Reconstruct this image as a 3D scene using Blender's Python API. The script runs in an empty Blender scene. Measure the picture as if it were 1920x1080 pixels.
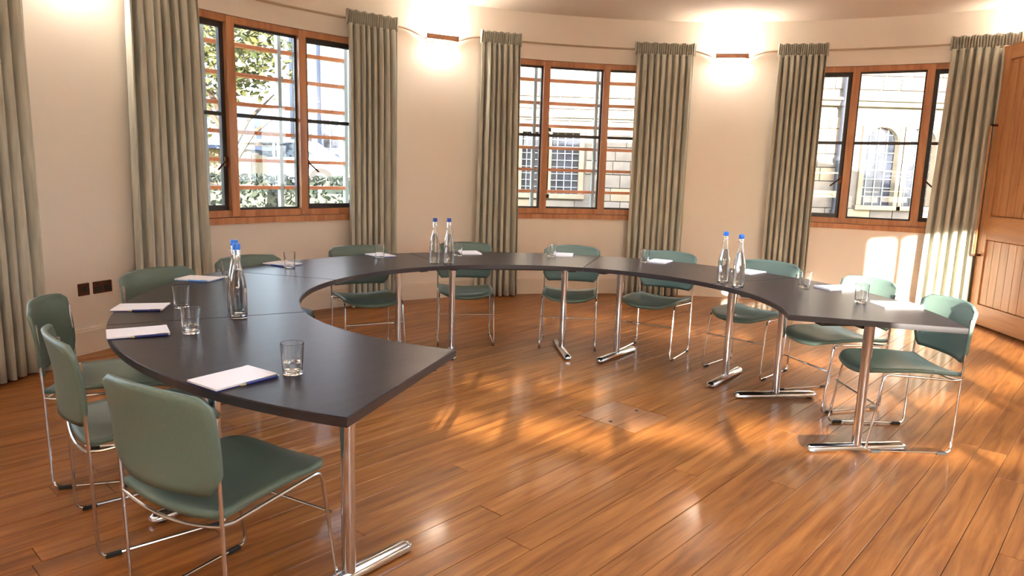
import bpy, math, random
from mathutils import Vector, Matrix
random.seed(7)
PI = math.pi
S = bpy.context.scene
COL = S.collection

# ------------------------------------------------------------------ camera, light, exposure
RX, RY, R, H = 1.652, 3.179, 5.02, 3.09          # the round room
TX, TY, R1, R2 = 0.160, 3.713, 1.247, 2.030      # the ring of tables
F_PX, PITCH, ROLL, HC = 1313.9, 0.1643, 0.029, 1.384

def setup_camera():
    cp, sp = math.cos(PITCH), math.sin(PITCH)
    f = Vector((0, cp, -sp)); r0 = Vector((1, 0, 0)); u0 = Vector((0, sp, cp))
    c, s = math.cos(ROLL), math.sin(ROLL)
    r = c * r0 + s * u0; u = -s * r0 + c * u0
    m = Matrix((r, u, -f)).transposed().to_4x4()
    m.translation = Vector((0, 0, HC))
    cd = bpy.data.cameras.new('camera'); cd.sensor_width = 36.0; cd.lens = F_PX / 1920 * 36.0
    cd.clip_start = 0.05; cd.clip_end = 300
    o = bpy.data.objects.new('camera', cd); COL.objects.link(o); o.matrix_world = m
    S.camera = o
setup_camera()

SUN_DIR = Vector((0.13, 1.0, -0.19)).normalized()
sd = bpy.data.lights.new('sun', 'SUN'); sd.energy = 11.0; sd.color = (1.0, 0.90, 0.76); sd.angle = math.radians(0.6)
so = bpy.data.objects.new('sun', sd); COL.objects.link(so); so.location = (0, -8, 6)
so.rotation_euler = SUN_DIR.to_track_quat('-Z', 'Y').to_euler()

w = bpy.data.worlds.new('world'); S.world = w; w.use_nodes = True
nt = w.node_tree; nt.nodes.clear()
out = nt.nodes.new('ShaderNodeOutputWorld'); bg = nt.nodes.new('ShaderNodeBackground')
sky = nt.nodes.new('ShaderNodeTexSky'); sky.sky_type = 'NISHITA'; sky.sun_disc = False
sky.sun_elevation = math.radians(24); sky.sun_rotation = math.radians(187); sky.air_density = 1.0; sky.dust_density = 2.0
mixn = nt.nodes.new('ShaderNodeMix'); mixn.data_type = 'RGBA'; mixn.inputs[0].default_value = 0.55
mixn.inputs[7].default_value = (4.2, 4.5, 5.0, 1)      # thin bright cloud over the whole sky
nt.links.new(sky.outputs[0], mixn.inputs[6]); nt.links.new(mixn.outputs[2], bg.inputs[0])
bg.inputs[1].default_value = 0.52; nt.links.new(bg.outputs[0], out.inputs[0])

LAMP = 66.0                                       # radiance of the wall-light tubes
S.view_settings.view_transform = 'Standard'; S.view_settings.look = 'None'
S.view_settings.gamma = 1.0; S.view_settings.use_curve_mapping = False
S.view_settings.exposure = 2.06

# ------------------------------------------------------------------ materials
def srgb(r, g, b):
    return tuple(((c / 255) / 12.92 if c / 255 <= 0.04045 else ((c / 255 + 0.055) / 1.055) ** 2.4) for c in (r, g, b)) + (1.0,)

def mat(name, col, rough=0.6, metal=0.0, noise=None, bump=0.0, coat=0.0, sheen=0.0, spec=None, emit=None, emit_s=0.0, scale=(1, 1, 1), coord='Object', detail=4.0):
    """principled material; noise = (scale, colour2, contrast) mixes a second colour by a noise texture"""
    m = bpy.data.materials.new(name); m.use_nodes = True
    n = m.node_tree.nodes; l = m.node_tree.links; b = n['Principled BSDF']
    b.inputs['Base Color'].default_value = col; b.inputs['Roughness'].default_value = rough
    b.inputs['Metallic'].default_value = metal; b.inputs['Coat Weight'].default_value = coat
    b.inputs['Coat Roughness'].default_value = 0.08
    if sheen: b.inputs['Sheen Weight'].default_value = sheen
    if spec is not None: b.inputs['Specular IOR Level'].default_value = spec
    if emit: b.inputs['Emission Color'].default_value = emit; b.inputs['Emission Strength'].default_value = emit_s
    if noise or bump:
        tc = n.new('ShaderNodeTexCoord'); mp = n.new('ShaderNodeMapping'); mp.inputs['Scale'].default_value = scale
        l.new(tc.outputs[coord], mp.inputs[0])
        nz = n.new('ShaderNodeTexNoise'); nz.inputs['Scale'].default_value = noise[0] if noise else 60; nz.inputs['Detail'].default_value = detail
        l.new(mp.outputs[0], nz.inputs['Vector'])
        if noise:
            rp = n.new('ShaderNodeValToRGB'); k = noise[2]
            rp.color_ramp.elements[0].position = 0.5 - k; rp.color_ramp.elements[0].color = col
            rp.color_ramp.elements[1].position = 0.5 + k; rp.color_ramp.elements[1].color = noise[1]
            l.new(nz.outputs[0], rp.inputs[0]); l.new(rp.outputs[0], b.inputs['Base Color'])
        if bump:
            bp = n.new('ShaderNodeBump'); bp.inputs['Strength'].default_value = bump; bp.inputs['Distance'].default_value = 0.01
            l.new(nz.outputs[0], bp.inputs['Height']); l.new(bp.outputs[0], b.inputs['Normal'])
    return m

def wood(name, c1, c2, rough, coat, axis_scale, vary=0.12, spec=0.5, ring=1.0, bump=0.05):
    """grained wood; tone varies from object to object"""
    m = bpy.data.materials.new(name); m.use_nodes = True
    n = m.node_tree.nodes; l = m.node_tree.links; b = n['Principled BSDF']
    tc = n.new('ShaderNodeTexCoord'); oi = n.new('ShaderNodeObjectInfo')
    off = n.new('ShaderNodeVectorMath'); off.operation = 'SCALE'; off.inputs['Scale'].default_value = 37.0
    cmb = n.new('ShaderNodeCombineXYZ'); l.new(oi.outputs['Random'], cmb.inputs[0]); l.new(oi.outputs['Random'], cmb.inputs[1])
    l.new(cmb.outputs[0], off.inputs[0])
    add = n.new('ShaderNodeVectorMath'); l.new(tc.outputs['Object'], add.inputs[0]); l.new(off.outputs[0], add.inputs[1])
    mp = n.new('ShaderNodeMapping'); mp.inputs['Scale'].default_value = axis_scale; l.new(add.outputs[0], mp.inputs[0])
    nz = n.new('ShaderNodeTexNoise'); nz.inputs['Scale'].default_value = ring; nz.inputs['Detail'].default_value = 6; nz.inputs['Roughness'].default_value = 0.6
    nz.inputs['Distortion'].default_value = 0.6
    l.new(mp.outputs[0], nz.inputs['Vector'])
    rp = n.new('ShaderNodeValToRGB'); rp.color_ramp.elements[0].position = 0.34; rp.color_ramp.elements[0].color = c1
    rp.color_ramp.elements[1].position = 0.66; rp.color_ramp.elements[1].color = c2
    l.new(nz.outputs[0], rp.inputs[0])
    hs = n.new('ShaderNodeHueSaturation'); mr = n.new('ShaderNodeMapRange')
    mr.inputs['To Min'].default_value = 1 - vary; mr.inputs['To Max'].default_value = 1 + vary
    l.new(oi.outputs['Random'], mr.inputs['Value']); l.new(mr.outputs[0], hs.inputs['Value']); l.new(rp.outputs[0], hs.inputs['Color'])
    l.new(hs.outputs[0], b.inputs['Base Color'])
    b.inputs['Roughness'].default_value = rough; b.inputs['Coat Weight'].default_value = coat; b.inputs['Coat Roughness'].default_value = 0.1
    b.inputs['Specular IOR Level'].default_value = spec
    bp = n.new('ShaderNodeBump'); bp.inputs['Strength'].default_value = bump; bp.inputs['Distance'].default_value = 0.004
    l.new(nz.outputs[0], bp.inputs['Height']); l.new(bp.outputs[0], b.inputs['Normal'])
    return m

def pane_mat():
    m = bpy.data.materials.new('window_glass'); m.use_nodes = True
    n = m.node_tree.nodes; l = m.node_tree.links; n.clear()
    o = n.new('ShaderNodeOutputMaterial'); mx = n.new('ShaderNodeMixShader'); t = n.new('ShaderNodeBsdfTransparent')
    g = n.new('ShaderNodeBsdfGlossy'); g.inputs['Roughness'].default_value = 0.01; fr = n.new('ShaderNodeFresnel'); fr.inputs[0].default_value = 1.45
    t.inputs[0].default_value = (0.96, 0.98, 0.98, 1)
    l.new(fr.outputs[0], mx.inputs[0]); l.new(t.outputs[0], mx.inputs[1]); l.new(g.outputs[0], mx.inputs[2]); l.new(mx.outputs[0], o.inputs[0])
    return m

def glass_mat(name, col=(1, 1, 1, 1), ior=1.45, rough=0.0):
    m = bpy.data.materials.new(name); m.use_nodes = True
    b = m.node_tree.nodes['Principled BSDF']
    b.inputs['Base Color'].default_value = col; b.inputs['Transmission Weight'].default_value = 1.0
    b.inputs['IOR'].default_value = ior; b.inputs['Roughness'].default_value = rough
    return m

M = {}
M['wall'] = mat('wall_plaster', srgb(242, 231, 218), 0.85, noise=(3, srgb(240, 229, 216), 0.3), bump=0.02)
M['ceil'] = mat('ceiling_plaster', srgb(226, 212, 196), 0.9, noise=(2, srgb(222, 207, 191), 0.3))
M['base'] = mat('baseboard_paint', srgb(232, 217, 199), 0.5, noise=(4, srgb(229, 213, 195), 0.3))
M['track'] = mat('track_paint', srgb(196, 172, 146), 0.5, noise=(10, srgb(190, 166, 140), 0.3))
M['floor'] = wood('floor_oak', srgb(116, 66, 27), srgb(162, 104, 52), 0.42, 0.24, (1.6, 22, 22), vary=0.13, bump=0.012, spec=0.2)
M['floor'].node_tree.nodes['Principled BSDF'].inputs['Coat Roughness'].default_value = 0.10
M['subfloor'] = mat('floor_gap', srgb(44, 24, 12), 0.8, noise=(20, srgb(58, 32, 16), 0.3))
M['hatch'] = wood('hatch_wood', srgb(128, 82, 50), srgb(160, 108, 68), 0.35, 0.3, (1.6, 20, 20), vary=0.03)
M['frame'] = wood('window_timber', srgb(166, 104, 62), srgb(202, 142, 94), 0.42, 0.15, (14, 14, 1.5), vary=0.05)
M['slat'] = wood('slat_timber', srgb(186, 112, 74), srgb(214, 140, 98), 0.6, 0.0, (3, 14, 14), vary=0.08)
M['steel'] = mat('black_casement', srgb(38, 32, 32), 0.45, noise=(30, srgb(46, 40, 40), 0.3))
M['bracket'] = mat('slat_post_paint', srgb(160, 170, 172), 0.45, noise=(20, srgb(148, 158, 160), 0.3))
M['brass'] = mat('bronze_fitting', srgb(74, 44, 30), 0.35, 0.8, noise=(30, srgb(92, 56, 36), 0.3))
M['oak'] = wood('door_oak', srgb(168, 112, 66), srgb(198, 142, 90), 0.42, 0.15, (16, 16, 1.4), vary=0.06)
M['oak_h'] = wood('door_oak_rail', srgb(168, 112, 66), srgb(196, 140, 88), 0.42, 0.15, (1.4, 1.4, 16), vary=0.04)
M['top'] = mat('table_laminate', srgb(42, 36, 37), 0.29, noise=(3, srgb(56, 49, 51), 0.3), spec=0.11, scale=(1, 14, 1), bump=0.01)
M['edge'] = mat('table_edge', srgb(40, 36, 40), 0.28, noise=(6, srgb(48, 43, 46), 0.3), spec=0.6)
M['black'] = mat('black_steel', srgb(24, 23, 24), 0.45, noise=(30, srgb(30, 29, 30), 0.3))
M['chrome'] = mat('chrome', (0.74, 0.77, 0.82, 1), 0.13, 1.0, noise=(12, (0.69, 0.72, 0.77, 1), 0.3))
M['rubber'] = mat('glide_rubber', srgb(26, 24, 24), 0.7, noise=(30, srgb(34, 32, 32), 0.3))
M['sage'] = mat('sage_vinyl', srgb(99, 118, 109), 0.42, noise=(160, srgb(93, 111, 102), 0.25), bump=0.04, spec=0.45)
M['curtain'] = mat('curtain_cloth', srgb(204, 202, 188), 0.9, noise=(7, srgb(178, 176, 162), 0.18), bump=0.12, sheen=0.2, scale=(6, 6, 0.6), detail=8)
M['paper'] = mat('pad_paper', srgb(240, 234, 236), 0.7, noise=(20, srgb(234, 229, 231), 0.3))
M['navy'] = mat('navy_card', srgb(24, 32, 96), 0.4, noise=(20, srgb(28, 38, 108), 0.3))
M['pblue'] = mat('pale_blue_card', srgb(86, 140, 216), 0.4, noise=(20, srgb(96, 150, 222), 0.3))
M['mblue'] = mat('mid_blue_card', srgb(54, 84, 170), 0.4, noise=(20, srgb(60, 92, 180), 0.3))
M['brassy'] = mat('pen_tip', srgb(190, 176, 130), 0.3, 0.7, noise=(40, srgb(200, 186, 140), 0.3))
M['cap'] = mat('blue_cap', srgb(30, 110, 220), 0.4, noise=(40, srgb(34, 118, 228), 0.3))
M['capd'] = mat('dark_blue_cap', srgb(24, 56, 140), 0.4, noise=(40, srgb(28, 62, 150), 0.3))
M['glass'] = glass_mat('clear_glass'); M['water'] = glass_mat('water', (0.97, 0.99, 1, 1), 1.33)
M['pane'] = pane_mat()
M['lamp'] = mat('lamp_tube', (1, 1, 1, 1), 0.5, emit=(1.0, 0.95, 0.86, 1), emit_s=LAMP)
M['lip'] = mat('sconce_bronze', srgb(176, 128, 96), 0.4, 0.3, noise=(20, srgb(160, 114, 84), 0.3))
M['opal'] = mat('sconce_plaster', srgb(240, 230, 214), 0.6, noise=(20, srgb(236, 226, 210), 0.3))
M['stone'] = mat('limestone', srgb(128, 119, 110), 0.9, noise=(3.0, srgb(96, 88, 83), 0.22), bump=0.3, detail=8)
M['stone2'] = mat('limestone_dark', srgb(84, 78, 77), 0.9, noise=(4.0, srgb(112, 102, 94), 0.22), bump=0.3, detail=8)
M['stone3'] = mat('limestone_warm', srgb(140, 128, 110), 0.9, noise=(3.0, srgb(118, 104, 88), 0.22), bump=0.3, detail=8)
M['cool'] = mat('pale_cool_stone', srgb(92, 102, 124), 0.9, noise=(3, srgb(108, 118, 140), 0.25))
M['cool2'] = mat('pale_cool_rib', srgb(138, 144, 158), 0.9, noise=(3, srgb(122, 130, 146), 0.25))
M['mortar'] = mat('mortar', srgb(112, 105, 98), 0.95, noise=(6, srgb(98, 92, 86), 0.3))
M['lead'] = mat('window_lead', srgb(70, 72, 78), 0.6, noise=(10, srgb(84, 86, 92), 0.3))
M['dark'] = mat('leaded_pane', srgb(34, 38, 48), 0.12, noise=(5, srgb(62, 66, 78), 0.2), spec=0.5)
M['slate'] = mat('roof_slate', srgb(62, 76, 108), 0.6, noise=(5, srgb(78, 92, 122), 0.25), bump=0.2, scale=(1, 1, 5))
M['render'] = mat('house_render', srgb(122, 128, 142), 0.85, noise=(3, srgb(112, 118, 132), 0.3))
M['carw'] = mat('car_paint', srgb(236, 238, 242), 0.25, noise=(2, srgb(230, 232, 238), 0.3), coat=0.6)
M['carg'] = mat('car_glass', srgb(40, 48, 58), 0.08, noise=(2, srgb(50, 60, 72), 0.3))
M['leaf'] = mat('leaf_green', srgb(44, 60, 32), 0.55, noise=(4, srgb(92, 86, 46), 0.2))
M['leafd'] = mat('hedge_green', srgb(24, 33, 28), 0.6, noise=(4, srgb(40, 50, 36), 0.2))
M['bark'] = mat('bark', srgb(78, 64, 52), 0.9, noise=(14, srgb(58, 48, 40), 0.25), bump=0.4)
M['grass'] = mat('lawn', srgb(86, 98, 56), 0.9, noise=(3, srgb(110, 116, 70), 0.25))
M['shed'] = wood('shed_boards', srgb(110, 98, 74), srgb(136, 122, 96), 0.8, 0, (14, 14, 1.2), vary=0.1)
M['pipe'] = mat('pipe_paint', srgb(44, 48, 60), 0.5, noise=(8, srgb(54, 58, 70), 0.3))

# ------------------------------------------------------------------ mesh helpers
class MB:
    def __init__(s): s.v = []; s.f = []; s.mi = []; s.cur = 0
    def add(s, vs, fs):
        n = len(s.v); s.v += [tuple(v) for v in vs]; s.f += [tuple(i + n for i in f) for f in fs]; s.mi += [s.cur] * len(fs)
    def box(s, c, size, rz=0.0, bev=0.0, mtx=None):
        hx, hy, hz = [k / 2 for k in size]; b = min(bev, hx * .9, hy * .9, hz * .9)
        if b <= 0:
            vs = [Vector((x, y, z)) for z in (-hz, hz) for x, y in ((-hx, -hy), (hx, -hy), (hx, hy), (-hx, hy))]
            fs = [(3, 2, 1, 0), (4, 5, 6, 7), (0, 1, 5, 4), (1, 2, 6, 5), (2, 3, 7, 6), (3, 0, 4, 7)]
        else:   # top and side edges chamfered
            ring = lambda x, y, z: [Vector((-x, -y, z)), Vector((x, -y, z)), Vector((x, y, z)), Vector((-x, y, z))]
            vs = ring(hx - b, hy - b, -hz) + ring(hx, hy, -hz + b) + ring(hx, hy, hz - b) + ring(hx - b, hy - b, hz)
            fs = [(3, 2, 1, 0), (12, 13, 14, 15)]
            for k in range(3):
                for i in range(4):
                    j = (i + 1) % 4; fs.append((k * 4 + i, k * 4 + j, k * 4 + 4 + j, k * 4 + 4 + i))
        m = Matrix.Rotation(rz, 4, 'Z') if mtx is None else mtx
        s.add([m @ v + Vector(c) for v in vs], fs)
    def tube(s, path, r, n=10, cap=True, flat=None):
        path = [Vector(p) for p in path]; rings = []
        t = (path[1] - path[0]).normalized(); up = Vector((0, 0, 1)) if abs(t.z) < .9 else Vector((1, 0, 0))
        nrm = t.cross(up).normalized()
        for i, p in enumerate(path):
            a = path[max(i - 1, 0)]; b = path[min(i + 1, len(path) - 1)]; t = (b - a).normalized()
            nrm = (nrm - t * nrm.dot(t)).normalized(); bn = t.cross(nrm)
            rr = r[i] if isinstance(r, (list, tuple)) else r
            rings.append([p + nrm * math.cos(2 * PI * k / n) * rr + bn * math.sin(2 * PI * k / n) * rr for k in range(n)])
        vs = [v for g in rings for v in g]; fs = []
        for i in range(len(path) - 1):
            for k in range(n):
                j = (k + 1) % n; fs.append((i * n + k, i * n + j, i * n + n + j, i * n + n + k))
        if cap: fs += [tuple(range(n - 1, -1, -1)), tuple(range(len(vs) - n, len(vs)))]
        s.add(vs, fs)
    def lathe(s, prof, n=20, c=(0, 0, 0)):
        vs = []; fs = []
        for r, z in prof:
            vs += [Vector((c[0] + r * math.cos(2 * PI * k / n), c[1] + r * math.sin(2 * PI * k / n), c[2] + z)) for k in range(n)]
        for i in range(len(prof) - 1):
            for k in range(n):
                j = (k + 1) % n; fs.append((i * n + k, i * n + j, i * n + n + j, i * n + n + k))
        fs += [tuple(range(n - 1, -1, -1)), tuple(range(len(vs) - n, len(vs)))]
        s.add(vs, fs)
    def prism(s, pts, z0, z1, mtx=None):
        n = len(pts); vs = [Vector((x, y, z0)) for x, y in pts] + [Vector((x, y, z1)) for x, y in pts]
        if mtx is not None: vs = [mtx @ v for v in vs]
        fs = [tuple(range(n - 1, -1, -1)), tuple(range(n, 2 * n))] + [(i, (i + 1) % n, n + (i + 1) % n, n + i) for i in range(n)]
        s.add(vs, fs)
    def grid(s, f, nu, nv, closed=False):
        vs = [Vector(f(i / nu, j / nv)) for j in range(nv + 1) for i in range(nu + 1)]
        fs = [(j * (nu + 1) + i, j * (nu + 1) + i + 1, (j + 1) * (nu + 1) + i + 1, (j + 1) * (nu + 1) + i) for j in range(nv) for i in range(nu)]
        s.add(vs, fs)
    def arc_box(s, cx, cy, r0, r1, a0, a1, z0, z1, step=1.5):
        """curved box between two radii, two angles (degrees) and two heights"""
        n = max(1, int(math.ceil(abs(a1 - a0) / step))); vs = []; fs = []
        for i in range(n + 1):
            a = math.radians(a0 + (a1 - a0) * i / n); c, d = math.cos(a), math.sin(a)
            vs += [Vector((cx + r * c, cy + r * d, z)) for r, z in ((r0, z0), (r1, z0), (r1, z1), (r0, z1))]
        for i in range(n):
            for k in range(4):
                j = (k + 1) % 4; fs.append((i * 4 + k, i * 4 + j, i * 4 + 4 + j, i * 4 + 4 + k))
        fs += [(3, 2, 1, 0), (n * 4, n * 4 + 1, n * 4 + 2, n * 4 + 3)]
        s.add(vs, fs)
    def build(s, name, m, parent=None, smooth=False, kind=None, label=None):
        me = bpy.data.meshes.new(name); me.from_pydata([tuple(v) for v in s.v], [], s.f)
        for x in (m if isinstance(m, (list, tuple)) else [m]): me.materials.append(x)
        if any(s.mi):
            me.polygons.foreach_set('material_index', s.mi)
        if smooth:
            me.polygons.foreach_set('use_smooth', [True] * len(me.polygons))
            me.set_sharp_from_angle(angle=math.radians(40))
        me.validate(); me.update()
        o = bpy.data.objects.new(name, me); COL.objects.link(o)
        if parent is not None: o.parent = parent
        if kind: o['kind'] = kind
        if label: o['label'] = label
        return o

def empty(name, loc, rz=0.0):
    o = bpy.data.objects.new(name, None); COL.objects.link(o); o.location = loc; o.rotation_euler = (0, 0, rz)
    o.empty_display_size = 0.1
    return o
def tag(o, label, cat, group=None):
    o['label'] = label; o['category'] = cat
    if group: o['group'] = group
    return o
def copy_tree(o, parent=None):
    c = o.copy(); COL.objects.link(c)
    if parent is not None: c.parent = parent
    for ch in list(o.children): copy_tree(ch, c)
    return c
def polar(a, r, z=0.0, cx=RX, cy=RY):
    a = math.radians(a); return Vector((cx + r * math.cos(a), cy + r * math.sin(a), z))
def fillet(path, r, n=5):
    path = [Vector(p) for p in path]; out = [path[0]]
    for i in range(1, len(path) - 1):
        p = path[i]; a = (path[i - 1] - p); b = (path[i + 1] - p); d = min(r, a.length * .45, b.length * .45)
        a.normalize(); b.normalize(); p0 = p + a * d; p1 = p + b * d
        for k in range(n + 1):
            t = k / n; out.append(p0 * (1 - t) ** 2 + p * 2 * t * (1 - t) + p1 * t * t)
    out.append(path[-1]); return out
def solidify(o, th, off=0.0):
    md = o.modifiers.new('thickness', 'SOLIDIFY'); md.thickness = th; md.offset = off; return o

# ------------------------------------------------------------------ room shell
WZ0, WZ1, HALF = 0.88, 2.605, 11.75
WIN = [101.4, 140.2, 62.9, 179.0, 24.1]                   # ordinary windows, numbered from the middle one
REAR = (236.0, 292.0)                                      # long glazed strip added behind the viewer to let the sun in
holes = sorted([(c - HALF, c + HALF) for c in WIN] + [REAR])
SIDES = {'back': (82.0, 120.8), 'left': (120.8, 206.0), 'front': (206.0, 318.0), 'right': (-42.0, 82.0)}
for side, (a0, a1) in SIDES.items():
    m = MB(); hs = [h for h in holes if h[0] >= a0 and h[1] <= a1]; cur = a0
    for h0, h1 in hs:
        m.arc_box(RX, RY, R, R + .32, cur, h0, 0, H)
        m.arc_box(RX, RY, R, R + .32, h0, h1, 0, WZ0); m.arc_box(RX, RY, R, R + .32, h0, h1, WZ1, H); cur = h1
    m.arc_box(RX, RY, R, R + .32, cur, a1, 0, H)
    m.build('wall_' + side, M['wall'], smooth=True, kind='structure')
    m = MB(); m.arc_box(RX, RY, R - .016, R + .002, a0, a1, 0, .165); m.arc_box(RX, RY, R - .010, R + .002, a0, a1, .165, .18)
    m.build('baseboard_' + side, M['base'], smooth=True, kind='structure')
RL = 1.9                                                  # radius of the unseen rooflight added over the room for fill light
m = MB(); m.arc_box(RX, RY, RL, R + .32, 0, 360, H, H + .2, step=3); m.build('ceiling', M['ceil'], kind='structure')
m = MB(); m.arc_box(RX, RY, RL, RL + .12, 0, 360, H + .2, H + .80, step=3); m.build('added_rooflight_curb', M['base'], kind='structure')  # curb of the added rooflight, tall enough to stop stray sun
rl = empty('window_7', (RX, RY, H + .77)); rl['kind'] = 'structure'  # unseen rooflight, added to brighten the room with skylight
for k in range(12):
    m = MB(); a = k * PI / 6; m.tube([(RL * math.cos(a), RL * math.sin(a), .02), (.05 * math.cos(a), .05 * math.sin(a), .30)], .02, 6); m.build('glazing_bar', M['base'], rl)
    m = MB(); b_ = a + PI / 6; m.add([(RL * math.cos(a), RL * math.sin(a), .03), (RL * math.cos(b_), RL * math.sin(b_), .03), (0, 0, .31)], [(0, 1, 2)]); m.build('pane', M['pane'], rl)
floor = MB(); floor.prism([tuple(polar(a, R + .32)[:2]) for a in range(0, 360, 3)], -.2, -.012)
floor = floor.build('floor', M['subfloor'], kind='structure')
# boards: real planks with small gaps, one object each
PA = math.radians(48.0); PD = Vector((math.cos(PA), math.sin(PA), 0)); PN = Vector((-math.sin(PA), math.cos(PA), 0))
BW = 0.128; rc = R + .03; CC = Vector((RX, RY, 0)); nb = 0
HATCH = (1.923, 2.307, 3.17, 3.54)                         # across n0,n1 and along d0,d1
k0 = int((CC.dot(PN) - rc) / BW); base_n = CC.dot(PN)
row = -int(rc / BW)
while row * BW < rc:
    n0 = base_n + row * BW; n1 = n0 + BW; nm = (n0 + n1) / 2 - base_n
    edge = max(abs(n0 - base_n), abs(n1 - base_n))
    if abs(nm) < rc - .06:
        hl = math.sqrt(max(rc * rc - nm * nm, 0)); dc = CC.dot(PD); d = dc - hl; end = dc + hl
        first = True
        while d < end - .02:
            L = random.uniform(2.6, 4.2) if not first else random.uniform(1.2, 3.6)
            first = False; e = min(d + L, end)
            if end - e < .7: e = end
            segs = [(d, e)]
            if n1 > HATCH[0] + .02 and n0 < HATCH[1] - .02:
                segs = []
                if d < HATCH[2]: segs.append((d, min(e, HATCH[2])))
                if e > HATCH[3]: segs.append((max(d, HATCH[3]), e))
            for s0, s1 in segs:
                if s1 - s0 < .03: continue
                b = MB(); L2 = s1 - s0; zz = random.uniform(-.0006, .0006)
                b.box((0, 0, 0), (L2 - .0022, BW - .0022, .014), bev=.0012)
                o = b.build('floorboard', M['floor'], floor)
                o.location = PD * ((s0 + s1) / 2) + PN * ((n0 + n1) / 2) + Vector((0, 0, -.007 + zz)); o.rotation_euler = (0, 0, PA)
                nb += 1
            d = e
    row += 1
print('boards', nb)
hc = PD * ((HATCH[2] + HATCH[3]) / 2) + PN * ((HATCH[0] + HATCH[1]) / 2)
ht = empty('floor_hatch', (hc.x, hc.y, 0), PA); ht['kind'] = 'structure'
hL, hW = HATCH[3] - HATCH[2] - .012, (HATCH[1] // BW) * 0 + (HATCH[1] - HATCH[0])
for i in range(3):
    b = MB(); b.box((0, -hW / 2 + hW * (i + .5) / 3, -.006), (hL, hW / 3 - .003, .012), bev=.001); b.build('hatch_board', M['hatch'], ht)
for sx in (-1, 1):
    b = MB(); b.lathe([(.011, 0), (.011, .002), (.006, .002)], 12, (sx * hL * .38, 0, -.0002)); b.build('finger_hole', M['rubber'], ht)

# curtain track on the wall, dipping under the wall lights
LIGHTS = [119.6, 81.8]
def track_z(a):
    z = 2.772
    for c in LIGHTS:
        t = abs(a - c) / 5.2
        if t < 1: z = min(z, 2.772 - .105 * (0.5 + 0.5 * math.cos(PI * t)))
    return z
m = MB(); m.tube([polar(a / 2, R - .035, track_z(a / 2)) for a in range(2 * 48, 2 * 200)], .010, 8)
m.build('trim_1', M['track'], smooth=True, kind='structure')

# ------------------------------------------------------------------ windows
def chord_member(m, a0, a1, r, z0, z1, depth):
    """straight bar between two wall angles"""
    p0 = polar(a0, r); p1 = polar(a1, r); d = p1 - p0; c = (p0 + p1) / 2
    m.box((c.x, c.y, (z0 + z1) / 2), (d.length, depth, z1 - z0), rz=math.atan2(d.y, d.x), bev=.003)
def post(m, a, r, z0, z1, w_, depth, bev=.003):
    p = polar(a, r); m.box((p.x, p.y, (z0 + z1) / 2), (w_, depth, z1 - z0), rz=math.radians(a) - PI / 2, bev=bev)

def light(par, a0, a1, r, z0, z1, black, hinge):
    """one glazed light between two mullions: steel casement, glazing bar, pane"""
    t = .042 if black else .016; dp = .04
    p0 = polar(a0, r); p1 = polar(a1, r); ang = math.atan2((p1 - p0).y, (p1 - p0).x); c = (p0 + p1) / 2; W = (p1 - p0).length
    def B(mm, x0, x1, za, zb, y=0.0, d=dp):
        q = Matrix.Rotation(ang, 3, 'Z') @ Vector(((x0 + x1) / 2, y, 0)); mm.box((c.x + q.x, c.y + q.y, (za + zb) / 2), (x1 - x0, d, zb - za), rz=ang, bev=.002)
    f = MB(); B(f, -W / 2, -W / 2 + t, z0, z1); B(f, W / 2 - t, W / 2, z0, z1); B(f, -W / 2 + t, W / 2 - t, z0, z0 + t); B(f, -W / 2 + t, W / 2 - t, z1 - t, z1)
    fo = f.build('casement', M['steel'], par)
    g = MB(); B(g, -W / 2 + t, W / 2 - t, 1.785, 1.815, d=.03); g.build('glazing_bar', M['steel'], fo)
    for za, zb in ((z0 + t, 1.785), (1.815, z1 - t)):
        g = MB(); B(g, -W / 2 + t, W / 2 - t, za, zb, d=.004); g.build('pane', M['pane'], fo)
    if hinge:
        g = MB(); s_ = hinge; x = s_ * (W / 2 - t / 2)
        B(g, x - .016, x + .016, 1.36, 1.44, y=.03, d=.02)
        q0 = Matrix.Rotation(ang, 3, 'Z') @ Vector((x, .045, 0)); q1 = Matrix.Rotation(ang, 3, 'Z') @ Vector((x - s_ * .10, .06, 0))
        g.tube([(c.x + q0.x, c.y + q0.y, 1.42), (c.x + q1.x, c.y + q1.y, 1.33)], .008, 8); g.build('casement_handle', M['brass'], fo)
        for hz in (1.15, 2.2):
            g = MB(); B(g, -x - .012, -x + .012, hz, hz + .07, y=.026, d=.014); g.build('hinge', M['brass'], fo)

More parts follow.
